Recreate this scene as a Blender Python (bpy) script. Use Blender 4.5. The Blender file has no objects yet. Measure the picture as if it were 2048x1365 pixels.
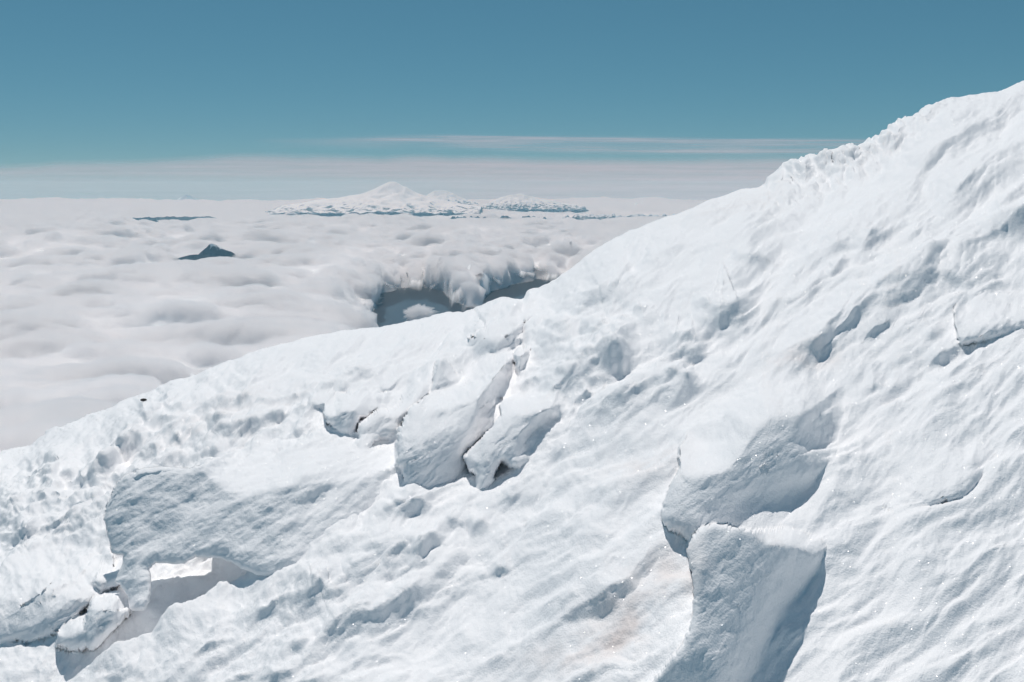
import bpy, math
import numpy as np

rng = np.random.default_rng(7)
scene = bpy.context.scene
COL = scene.collection
R = math.radians

# ------------------------------------------------------------------ camera model
F = 1992.0          # focal length in photograph pixels (35 mm on a 36 mm sensor)
U0, VC, VH = 1024.0, 682.5, 372.0     # centre column, centre row, row of the true horizon

def xx_of(u): return (np.asarray(u, float) - U0) / F
def zz_of(v): return (VH - np.asarray(v, float)) / F

# ------------------------------------------------------------------ noise
_perm = np.arange(256, dtype=np.int32)
np.random.default_rng(11).shuffle(_perm)
_perm = np.concatenate([_perm, _perm, _perm])
_ang = np.linspace(0, 2 * np.pi, 256, endpoint=False)
_gx = np.cos(_ang).astype(np.float32)
_gy = np.sin(_ang).astype(np.float32)

def perlin(x, y, seed=0):
    x = np.asarray(x, np.float64) + seed * 17.31
    y = np.asarray(y, np.float64) - seed * 9.77
    xi = np.floor(x); yi = np.floor(y)
    fx = (x - xi).astype(np.float32); fy = (y - yi).astype(np.float32)
    xi = xi.astype(np.int64) & 255; yi = yi.astype(np.int64) & 255
    u = fx * fx * fx * (fx * (fx * 6 - 15) + 10)
    v = fy * fy * fy * (fy * (fy * 6 - 15) + 10)
    def g(ix, iy, dx, dy):
        h = _perm[_perm[ix & 255] + (iy & 255)]
        return _gx[h] * dx + _gy[h] * dy
    n00 = g(xi, yi, fx, fy); n10 = g(xi + 1, yi, fx - 1, fy)
    n01 = g(xi, yi + 1, fx, fy - 1); n11 = g(xi + 1, yi + 1, fx - 1, fy - 1)
    a = n00 + u * (n10 - n00); b = n01 + u * (n11 - n01)
    return (a + v * (b - a)) * 1.5

def fbm(x, y, octs=4, seed=0, gain=0.5, lac=2.03):
    s = 0; a = 1.0; t = 0
    for k in range(octs):
        s = s + a * perlin(x, y, seed + k * 3); t += a
        x = x * lac; y = y * lac; a *= gain
    return s / t

def ridged(x, y, octs=4, seed=0, gain=0.5):
    s = 0; a = 1.0; t = 0
    for k in range(octs):
        s = s + a * (1 - np.abs(perlin(x, y, seed + k * 3)) * 1.6); t += a
        x = x * 2.03; y = y * 2.03; a *= gain
    return s / t

def billow(x, y, octs=4, seed=0, gain=0.5):
    s = 0; a = 1.0; t = 0
    for k in range(octs):
        s = s + a * np.abs(perlin(x, y, seed + k * 3)) * 1.8; t += a
        x = x * 2.03; y = y * 2.03; a *= gain
    return s / t

_g3 = np.random.default_rng(5).normal(size=(256, 3)).astype(np.float32)
_g3 /= np.linalg.norm(_g3, axis=1, keepdims=True)

def perlin3(p, seed=0):
    p = np.asarray(p, np.float64) + np.array([seed*7.13, -seed*3.71, seed*5.39])
    i0 = np.floor(p); f = (p - i0).astype(np.float32); i0 = i0.astype(np.int64) & 255
    w = f*f*f*(f*(f*6 - 15) + 10)
    acc = 0
    for dx in (0, 1):
        for dy in (0, 1):
            for dz in (0, 1):
                g = _g3[_perm[_perm[_perm[(i0[:,0]+dx) & 255] + ((i0[:,1]+dy) & 255)] + ((i0[:,2]+dz) & 255)]]
                d = g[:,0]*(f[:,0]-dx) + g[:,1]*(f[:,1]-dy) + g[:,2]*(f[:,2]-dz)
                acc = acc + d*(w[:,0] if dx else 1-w[:,0])*(w[:,1] if dy else 1-w[:,1])*(w[:,2] if dz else 1-w[:,2])
    return acc*1.5

def fbm3(p, octs=3, seed=0, gain=0.5):
    s = 0; a = 1.0; t = 0
    for k in range(octs):
        s = s + a*perlin3(p, seed + k); t += a
        p = p*2.03; a *= gain
    return s/t

def grid_normals(P):
    du = np.gradient(P, axis=1); dv = np.gradient(P, axis=0)
    n = np.cross(du, dv); n /= np.maximum(np.linalg.norm(n, axis=-1, keepdims=True), 1e-12)
    return n

def sstep(a, b, x):
    t = np.clip((x - a) / (b - a), 0, 1)
    return t * t * (3 - 2 * t)

def gauss(u, v, cu, cv, ru, rv, rot=0.0):
    c, s = math.cos(R(rot)), math.sin(R(rot))
    du = u - cu; dv = v - cv
    a = du * c + dv * s; b = -du * s + dv * c
    return np.exp(-(a / ru) ** 2 - (b / rv) ** 2)

# ------------------------------------------------------------------ object helpers
def tag(o, label=None, cat=None, group=None, kind=None):
    if label: o['label'] = label
    if cat: o['category'] = cat
    if group: o['group'] = group
    if kind: o['kind'] = kind
    return o

def mesh_from(name, verts, faces, mat, attrs=None, smooth=True, parent=None):
    me = bpy.data.meshes.new(name)
    verts = np.ascontiguousarray(verts, np.float32).reshape(-1, 3)
    faces = np.ascontiguousarray(faces, np.int32)
    nf, k = faces.shape
    me.vertices.add(len(verts)); me.vertices.foreach_set('co', verts.ravel())
    me.loops.add(nf * k); me.loops.foreach_set('vertex_index', faces.ravel())
    me.polygons.add(nf)
    me.polygons.foreach_set('loop_start', np.arange(0, nf * k, k, dtype=np.int32))
    me.polygons.foreach_set('loop_total', np.full(nf, k, np.int32))
    if smooth: me.polygons.foreach_set('use_smooth', np.ones(nf, bool))
    me.update(calc_edges=True)
    for an, val in (attrs or {}).items():
        a = me.attributes.new(an, 'FLOAT', 'POINT')
        a.data.foreach_set('value', np.ascontiguousarray(val, np.float32).ravel())
    me.materials.append(mat)
    o = bpy.data.objects.new(name, me); COL.objects.link(o)
    if parent: o.parent = parent
    return o

def grid_faces(nr, nc, wrap=False):
    r = np.arange(nr - 1)[:, None]; c = np.arange(nc if wrap else nc - 1)[None, :]
    c2 = (c + 1) % nc
    a = r * nc + c; b = r * nc + c2; d = (r + 1) * nc + c2; e = (r + 1) * nc + c
    return np.stack([a, b, d, e], -1).reshape(-1, 4)

# ------------------------------------------------------------------ materials
def new_mat(name):
    m = bpy.data.materials.new(name); m.use_nodes = True
    nt = m.node_tree; nt.nodes.clear()
    out = nt.nodes.new('ShaderNodeOutputMaterial')
    return m, nt, out

def N(nt, kind, **kw):
    n = nt.nodes.new(kind)
    for k, v in kw.items():
        if k in n.inputs.keys() if isinstance(k, str) else False: n.inputs[k].default_value = v
        else: setattr(n, k, v)
    return n

def snow_material():
    m, nt, out = new_mat('snow')
    L = nt.links.new
    tc = N(nt, 'ShaderNodeTexCoord')
    p = N(nt, 'ShaderNodeBsdfPrincipled')
    p.inputs['Roughness'].default_value = 0.65
    p.inputs['Specular IOR Level'].default_value = 0.25
    p.inputs['Subsurface Weight'].default_value = SSS_W
    p.inputs['Subsurface Radius'].default_value = (0.72, 0.9, 1.0)
    p.inputs['Subsurface Scale'].default_value = 0.035
    # dust and algae tint, an attribute of the surface, broken up by noise
    dirt = N(nt, 'ShaderNodeAttribute', attribute_name='dirt')
    nz = N(nt, 'ShaderNodeTexNoise'); nz.inputs['Scale'].default_value = 14; nz.inputs['Detail'].default_value = 6
    L(tc.outputs['Object'], nz.inputs['Vector'])
    mr = N(nt, 'ShaderNodeMapRange'); mr.inputs['From Min'].default_value = 0.35; mr.inputs['From Max'].default_value = 0.7
    L(nz.outputs['Fac'], mr.inputs['Value'])
    mul = N(nt, 'ShaderNodeMath', operation='MULTIPLY'); L(dirt.outputs['Fac'], mul.inputs[0]); L(mr.outputs['Result'], mul.inputs[1])
    mix = N(nt, 'ShaderNodeMix', data_type='RGBA')
    mix.inputs['A'].default_value = SNOW_COL
    mix.inputs['B'].default_value = (0.80, 0.70, 0.66, 1)
    L(mul.outputs[0], mix.inputs['Factor'])
    L(mix.outputs['Result'], p.inputs['Base Color'])
    # grain
    g1 = N(nt, 'ShaderNodeTexNoise'); g1.inputs['Scale'].default_value = 90; g1.inputs['Detail'].default_value = 5; g1.inputs['Roughness'].default_value = 0.65
    L(tc.outputs['Object'], g1.inputs['Vector'])
    vo = N(nt, 'ShaderNodeTexVoronoi'); vo.inputs['Scale'].default_value = 260
    L(tc.outputs['Object'], vo.inputs['Vector'])
    add = N(nt, 'ShaderNodeMath', operation='MULTIPLY_ADD'); add.inputs[1].default_value = -0.25
    L(vo.outputs['Distance'], add.inputs[0]); L(g1.outputs['Fac'], add.inputs[2])
    bp = N(nt, 'ShaderNodeBump'); bp.inputs['Strength'].default_value = 0.34; bp.inputs['Distance'].default_value = 0.009
    L(add.outputs[0], bp.inputs['Height'])
    L(bp.outputs['Normal'], p.inputs['Normal'])
    # ice crystals: random facets, a few of which mirror the sun
    v2 = N(nt, 'ShaderNodeTexVoronoi'); v2.inputs['Scale'].default_value = 540
    L(tc.outputs['Object'], v2.inputs['Vector'])
    sub = N(nt, 'ShaderNodeVectorMath', operation='SUBTRACT'); sub.inputs[1].default_value = (0.5, 0.5, 0.5)
    L(v2.outputs['Color'], sub.inputs[0])
    geo = N(nt, 'ShaderNodeNewGeometry')
    ma = N(nt, 'ShaderNodeVectorMath', operation='MULTIPLY_ADD'); ma.inputs[1].default_value = (1.7, 1.7, 1.7)
    L(sub.outputs[0], ma.inputs[0]); L(geo.outputs['Normal'], ma.inputs[2])
    nrm = N(nt, 'ShaderNodeVectorMath', operation='NORMALIZE'); L(ma.outputs[0], nrm.inputs[0])
    gl = N(nt, 'ShaderNodeBsdfGlossy'); gl.inputs['Roughness'].default_value = 0.16
    L(nrm.outputs[0], gl.inputs['Normal'])
    core = N(nt, 'ShaderNodeMath', operation='LESS_THAN'); core.inputs[1].default_value = 0.33
    L(v2.outputs['Distance'], core.inputs[0])
    fac = N(nt, 'ShaderNodeMath', operation='MULTIPLY'); fac.inputs[1].default_value = 0.055
    L(core.outputs[0], fac.inputs[0])
    ms = N(nt, 'ShaderNodeMixShader'); L(fac.outputs[0], ms.inputs[0]); L(p.outputs[0], ms.inputs[1]); L(gl.outputs[0], ms.inputs[2])
    L(ms.outputs[0], out.inputs['Surface'])
    return m

SSS_W = 0.0
SNOW_COL = (0.96, 0.955, 0.96, 1)
SUN_AZ, SUN_EL = -22.0, 65.0      # degrees; azimuth from the view direction, negative = left
MAT_SNOW = snow_material()

# ------------------------------------------------------------------ the snow slope
SIL = np.array([(-1400,1720),(-700,1330),(-400,1140),(-200,1020),(0,905),(60,888),(110,862),(200,832),(240,806),(290,790),(350,762),(430,742),(480,722),(560,690),
    (640,665),(700,655),(800,648),(900,632),(1000,618),(1048,610),(1056,590),(1085,574),(1130,545),(1180,510),(1220,487),(1262,466),
    (1300,449),(1360,426),(1420,402),(1480,387),(1530,376),(1600,356),(1650,340),(1700,318),(1740,296),(1800,262),(1850,232),(1900,212),(1960,198),
    (2000,186),(2030,171),(2048,163),(2200,100),(2500,-10),(2900,-140),(4600,-700)], float)
DS_U = np.array([-700,0,500,950,1050,1130,1400,1700,2048,2900], float)
DS_D = np.array([6.2,6.4,6.4,6.4,6.3,6.2,6.4,7,8,9.5], float)
HCAM = 1.5

_uu = np.arange(-1400, 4800, 4.0)
_ss = np.interp(_uu, SIL[:,0], SIL[:,1])
_kk = np.hanning(121); _kk /= _kk.sum()
_sm = np.convolve(np.pad(_ss, 60, mode='reflect', reflect_type='odd'), _kk, 'valid')
_k5 = np.hanning(5); _k5 /= _k5.sum()
_ss = np.convolve(np.pad(_ss, 2, mode='edge'), _k5, 'valid')

def sil_fix(u, v):
    """px to lift the smooth hill so that its skyline is the photograph's, fading away from the skyline"""
    sm = np.interp(u, _uu, _sm); d = sm - np.interp(u, _uu, _ss)
    return d*np.exp(-(np.maximum(v - sm, 0)/170)**2)*np.exp(-(np.minimum(v - sm, 0)/120)**2)

def col_params(u):
    vs = np.interp(u, _uu, _sm); ds = np.interp(u, DS_U, DS_D)
    zs = zz_of(vs)
    return vs, ds, zs + 2*HCAM/ds, HCAM/ds**2

def depth_at(u, v):
    vs, ds, c, q = col_params(u)
    w = np.maximum(c - zz_of(np.maximum(v, vs)), 2*np.sqrt(q*HCAM))
    return (w - np.sqrt(np.maximum(w*w - 4*q*HCAM, 0)))/(2*q)

def ground(u, v, hpx=0.0):
    D = depth_at(u, v); _, _, c, q = col_params(u)
    z = c*D - HCAM - q*D*D
    return np.array([xx_of(u)*D, D, z + hpx*D/F])

# strokes: scarps whose foot runs along (u, v, H); H = height of the face in pixels of the photograph
# front = the side below a line that runs left to right
STROKES = [
 # trench behind the edge of the near slope
 dict(l=[(60,1420,0),(190,1332,-70),(300,1262,-95),(370,1212,-90),(450,1152,-75),(530,1112,-58),(620,1075,-45),(700,1012,-40),(770,955,-30),(830,915,0)], wf=26, wb=70, lean=0),
 dict(l=[(120,1085,0),(200,1040,20),(330,960,30),(420,930,20),(520,905,0)], wf=30, wb=60, lean=.2),
 dict(l=[(935,724,8),(985,724,26),(1030,692,36),(1058,642,32),(1076,606,10),(1094,585,0)], wf=24, wb=70, lean=.2, cap=12),
 dict(l=[(1180,728,6),(1195,742,14),(1222,752,18),(1250,744,16),(1268,722,6)], wf=20, wb=34, lean=.3),
 dict(l=[(1245,640,4),(1262,654,18),(1285,658,20),(1310,646,6)], wf=16, wb=30, lean=.3),
 dict(l=[(1100,712,4),(1130,694,24),(1178,648,28),(1242,614,20),(1295,590,0)], wf=20, wb=60, lean=.2),
 dict(l=[(1300,700,0),(1345,715,20),(1400,712,22),(1450,690,0)], wf=24, wb=46, lean=.2),
 dict(l=[(1560,560,0),(1620,548,16),(1690,520,16),(1760,480,0)], wf=22, wb=60, lean=.1),
 dict(l=[(620,1300,0),(680,1290,20),(730,1260,22),(770,1215,14),(800,1190,0)], wf=30, wb=60, lean=.2),
 dict(l=[(590,1190,6),(620,1215,14),(665,1222,16),(700,1205,8)], wf=26, wb=40, lean=.2),
 # ripples of the middle slope
 dict(l=[(1080,820,0),(1160,790,22),(1240,745,26),(1330,720,0)], wf=30, wb=60, lean=.3),
 dict(l=[(1150,660,0),(1215,650,18),(1275,612,24),(1340,590,0)], wf=30, wb=66, lean=.2),
 dict(l=[(1270,560,0),(1310,545,16),(1360,520,18),(1420,500,0)], wf=17, wb=39, lean=.2),
 dict(l=[(1360,640,0),(1400,660,22),(1440,672,36),(1490,664,34),(1530,645,0)], wf=37, wb=66, lean=.5),
 dict(l=[(1270,800,0),(1330,790,16),(1380,785,26),(1410,770,0)], wf=17, wb=48, lean=.5),
 dict(l=[(1180,870,0),(1260,835,18),(1330,805,14),(1390,790,0)], wf=27, wb=60, lean=.3),
 dict(l=[(1540,735,0),(1590,728,10),(1640,716,10),(1700,690,0)], wf=13, wb=39, lean=.4),
 dict(l=[(1650,690,0),(1730,655,14),(1800,610,14),(1900,570,0)], wf=23, wb=69, lean=.2),
 dict(l=[(1950,478,0),(2000,478,34),(2060,470,40),(2150,440,0)], wf=27, wb=69, lean=.3),
 dict(l=[(1880,440,0),(1930,412,22),(1980,385,22),(2060,350,0)], wf=30, wb=66, lean=.3),
 dict(l=[(1895,300,0),(1940,275,9),(2000,240,9),(2080,195,0)], wf=13, wb=39, lean=.4),
 dict(l=[(1400,540,0),(1500,500,9),(1620,440,9),(1720,400,0)], wf=27, wb=90, lean=.1),
 dict(l=[(1560,640,0),(1660,580,9),(1760,530,9),(1860,500,0)], wf=20, wb=75, lean=.1),
 # crust on the skyline
 dict(l=[(1536,381,16),(1580,368,26),(1650,352,32),(1700,338,24),(1745,312,24),(1800,288,24),(1870,248,16),(1950,205,4),(1990,195,0)], wf=9, wb=40, lean=.35, cap=8),
 # hollow with pink snow
 dict(l=[(1080,1290,0),(1130,1262,14),(1200,1232,22),(1270,1190,20),(1310,1130,14),(1345,1070,0)], wf=16, wb=70, lean=.4),
 # low ridges of the near slope
 dict(l=[(560,1240,0),(640,1230,24),(720,1190,26),(820,1130,18),(900,1080,0)], wf=30, wb=70, lean=.2),
 dict(l=[(740,1075,0),(790,1062,22),(850,1050,22),(910,1040,0)], wf=18, wb=30, lean=.4),
 dict(l=[(680,1330,0),(780,1280,26),(900,1200,22),(1020,1140,0)], wf=40, wb=90, lean=.1),
 dict(l=[(940,1110,0),(1010,1090,14),(1090,1060,14),(1180,1030,0)], wf=22, wb=60, lean=.1),
 # left slope
 dict(l=[(130,985,0),(170,980,22),(225,955,24),(270,920,0)], wf=12, wb=36, lean=.6),
 dict(l=[(40,1010,0),(100,995,16),(150,960,14),(200,925,0)], wf=12, wb=36, lean=.5),
 dict(l=[(230,905,0),(290,900,16),(350,880,16),(410,850,0)], wf=12, wb=36, lean=.4),
 dict(l=[(400,915,0),(450,890,24),(520,868,24),(600,840,0)], wf=14, wb=46, lean=.4),
 dict(l=[(480,830,0),(530,822,16),(590,812,16),(640,800,0)], wf=12, wb=40, lean=.4),
]

# many short wind-cut scarps in the broken belts of the slope
def scatter_scarps():
    r = np.random.default_rng(21); out = []
    belts = [(330, 880, 330, 70, -22, 34), (1180, 760, 200, 90, -28, 26), (820, 1120, 420, 110, -30, 16), (1750, 620, 260, 190, -25, 16), (150, 1010, 170, 70, -25, 22)]
    for cu, cv, ru, rv, rot, n in belts:
        for _ in range(n):
            a, b = r.normal(0, .55, 2); c, s_ = math.cos(R(rot)), math.sin(R(rot))
            pu, pv = cu + a*ru*c - b*rv*s_, cv + a*ru*s_ + b*rv*c
            L = r.uniform(22, 62); th = R(rot + r.normal(0, 14)); H = r.uniform(5, 15)
            du, dv = math.cos(th)*L, math.sin(th)*L; k = r.uniform(-.25, .25)*L
            out.append(dict(l=[(pu-du, pv-dv, 0), (pu-du*.3-dv*0, pv-dv*.3+k*.5, H), (pu+du*.4, pv+dv*.4+k*.4, H*.8), (pu+du, pv+dv, 0)],
                            wf=r.uniform(7, 13), wb=r.uniform(18, 40), lean=.35, cap=10))
    return out
STROKES += scatter_scarps()
# ribs running down beside the hooked fin
for i in range(5):
    STROKES.append(dict(l=[(1075+i*34, 912-i*15, 0), (1105+i*36, 880-i*14, 15), (1150+i*36, 838-i*12, 13), (1205+i*34, 795-i*8, 0)], wf=13, wb=20, lean=.3))

def stroke_field(u, v, S):
    """height (px) of one scarp at base pixels (u, v)"""
    pts = np.array(S['l'], float); wf, wb = S['wf'], S['wb']; cap = S.get('cap', 12)
    Hm = np.abs(pts[:,2]).max()
    pad = wf + wb*2.4 + 30
    m = (u > pts[:,0].min()-pad) & (u < pts[:,0].max()+pad) & (v > pts[:,1].min()-pad) & (v < pts[:,1].max()+pad)
    out = np.zeros(u.shape, np.float32)
    if not m.any(): return out
    pu = u[m]; pv = v[m]
    best = np.full(pu.shape, 1e9); sd = np.zeros_like(best); Hh = np.zeros_like(best); over = np.zeros_like(best)
    n = len(pts)
    for i in range(n-1):
        a, b = pts[i], pts[i+1]
        dx, dy = b[0]-a[0], b[1]-a[1]; L2 = dx*dx+dy*dy; Ls = math.sqrt(L2)
        traw = ((pu-a[0])*dx + (pv-a[1])*dy)/L2
        t = np.clip(traw, 0, 1)
        d2 = np.hypot(pu-a[0]-t*dx, pv-a[1]-t*dy)
        perp = (dx*(pv-a[1]) - dy*(pu-a[0]))/Ls
        o = np.zeros_like(t)
        if i == 0: o = np.where(traw < 0, -traw*Ls, 0)
        if i == n-2: o = np.where(traw > 1, (traw-1)*Ls, o)
        k = d2 < best
        best = np.where(k, d2, best)
        sd = np.where(k, np.where(o > 0, perp, np.sign(perp)*d2), sd)
        Hh = np.where(k, a[2]+t*(b[2]-a[2]), Hh)
        over = np.where(k, o, over)
    s = sd
    t = np.clip(-s/wf, 0, 1); e = np.maximum(-s-wf, 0)
    rise = 1-(1-t**1.5)**1.25
    f = np.where(s > 0, 0.0, rise*(0.55*np.exp(-(e/wb)**2) + 0.45*np.exp(-e/(0.7*wb))))
    f = f - 0.10*np.exp(-((s-6)/14.0)**2)*(Hh > 0)      # wind scoop at the foot
    f = f*(1-sstep(0, cap, over))
    out[m] = (Hh*f).astype(np.float32)
    return out

def roughness_mask(u, v):
    m = 0.30 + 0.0*u
    m = m + 0.85*gauss(u, v, 150, 1000, 380, 170, -20)
    m = m + 0.75*gauss(u, v, 700, 880, 420, 130, -30)
    m = m + 0.5*gauss(u, v, 1230, 730, 260, 130, -25)
    m = m + 0.30*gauss(u, v, 600, 1250, 500, 130, -25)
    m = m + 0.4*gauss(u, v, 1850, 620, 260, 260)
    m = m + 0.9*gauss(u, v, 1680, 320, 170, 28, -27)
    m = m - 0.18*gauss(u, v, 1450, 930, 200, 170, -30)
    m = m - 0.15*gauss(u, v, 1500, 480, 280, 80, -25)
    m = m - 0.16*gauss(u, v, 1800, 1200, 320, 240) - .14*gauss(u, v, 1000, 1250, 260, 110, -30)
    return np.clip(m, 0.05, 1.3)

def slope_heights(u, v, D):
    """total height (px), lean-weighted height (px) at base pixels"""
    # wander the outlines a little so that no scarp is a clean curve
    wu = 10*fbm(u/80, v/80, 3, 31) + 1.0*fbm(u/16, v/16, 2, 35)
    wv = 10*fbm(u/80, v/80, 3, 41) + 1.0*fbm(u/16, v/16, 2, 45)
    h = sil_fix(u, v).astype(np.float32); lean = np.zeros(u.shape, np.float32)
    for S in STROKES:
        f = stroke_field(u+wu, v+wv, S)
        h += f; lean += f*S['lean']*np.clip(np.abs(f)/np.abs(np.array(S['l'])[:,2]).max(), 0, 1)
    # streaked snow: noise stretched along the fall of the slope
    v0 = v; v = v - h*0.9          # noise follows the shaped surface
    ca, sa = math.cos(R(-33)), math.sin(R(-33))
    a = u*ca + v*sa; b = -u*sa + v*ca
    near = sstep(600, 1365, v0)
    sc = 1.0 + 0.8*near
    rm = roughness_mask(u, v)
    wa = 40*fbm(a/260, b/180, 2, 51); wb_ = 26*fbm(a/200, b/120, 2, 55)
    A = (a+wa); B = (b+wb_)
    n1 = fbm(A/330, B/130, 3, 1)                       # broad undulation
    n20 = fbm(A/(120*1.2), B/(46*1.2), 2, 61)
    n2 = fbm(A/(120*1.2), (B-24*n20)/(46*1.2), 4, 61)
    m0 = fbm(A/58, B/24, 2, 66); m2 = fbm(A/58, (B-12*m0)/24, 3, 66)
    n3 = billow(A/62, B/30, 3, 71) - 0.5               # clumps with rounded tops
    n4 = ridged(A/54, B/15, 3, 81) - 0.6               # streaks
    n5 = fbm(u/13, v/9, 2, 91)                         # crumbs
    n6 = fbm(A/150, B/19, 3, 95)
    crust = np.clip(gauss(u, v0, 1690, 322, 190, 30, -28)*1.5, 0, 1)*sstep(1515, 1545, u)
    lump = (44 - 18*near)*n1 + (12 - 6*near)*n2 + rm*(17*n2 + 4.5*m2 - 3*n3 + 1.6*n4 + 1.2*n5) + (.8+3*rm)*n6 + .4*n4 + 0.4*n5
    fade = sstep(-8, 46, v0 - np.interp(u, _uu, _sm))
    lump = lump*(0.35 + 0.65*fade)*sc
    lump = lump + crust*(20*billow(u/64, v/34, 3, 97) - 4 + 3*fbm(u/14, v/10, 2, 99))
    h += lump.astype(np.float32); lean += (0.35*np.maximum(lump, 0)*rm).astype(np.float32)
    return h, lean

# ------------------------------------------------------------------ standing ice: closed bodies frozen to the slope
def poly_sdf(u, v, pts):
    """signed distance in px (negative inside) and nearest outline point"""
    n = len(pts)
    best = np.full(u.shape, 1e9); inside = np.zeros(u.shape, bool); nu = np.zeros(u.shape); nv = np.zeros(u.shape)
    for i in range(n):
        a, b = pts[i], pts[(i+1) % n]
        dx, dy = b-a; L2 = max(dx*dx+dy*dy, 1e-9)
        t = np.clip(((u-a[0])*dx + (v-a[1])*dy)/L2, 0, 1)
        cu, cv = a[0]+t*dx, a[1]+t*dy
        d = np.hypot(u-cu, v-cv); k = d < best
        best = np.where(k, d, best); nu = np.where(k, cu, nu); nv = np.where(k, cv, nv)
        inside ^= ((a[1] > v) != (b[1] > v)) & (u < dx*(v-a[1])/(dy if abs(dy) > 1e-9 else 1e-9) + a[0])
    return np.where(inside, -best, best), nu, nv

def rough_outline(pts, seed, amp, step=5.0):
    """rounded and frayed version of a coarse outline"""
    pts = np.array(pts, float); n = len(pts)
    out = []
    for i in range(n):                              # Catmull-Rom
        p0, p1, p2, p3 = pts[i-1], pts[i], pts[(i+1) % n], pts[(i+2) % n]
        m = max(2, int(np.hypot(*(p2-p1))/step))
        t = np.linspace(0, 1, m, endpoint=False)[:,None]
        a = .5
        out.append(p1 + t*(a*(p2-p0)) + t*t*(2*a*p0 + (a-3)*p1 + (3-2*a)*p2 - a*p3) + t**3*(-a*p0 + (2-a)*p1 + (a-2)*p2 + a*p3))
    o = np.concatenate(out, 0)
    o[:,0] += amp*(fbm(o[:,0]/11, o[:,1]/11, 3, seed)) ; o[:,1] += amp*(fbm(o[:,0]/11, o[:,1]/11, 3, seed+7))
    return o


P1 = lambda pts, s, ox, oy: [(ox+s*x, oy+s*y) for x, y in pts]
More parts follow.
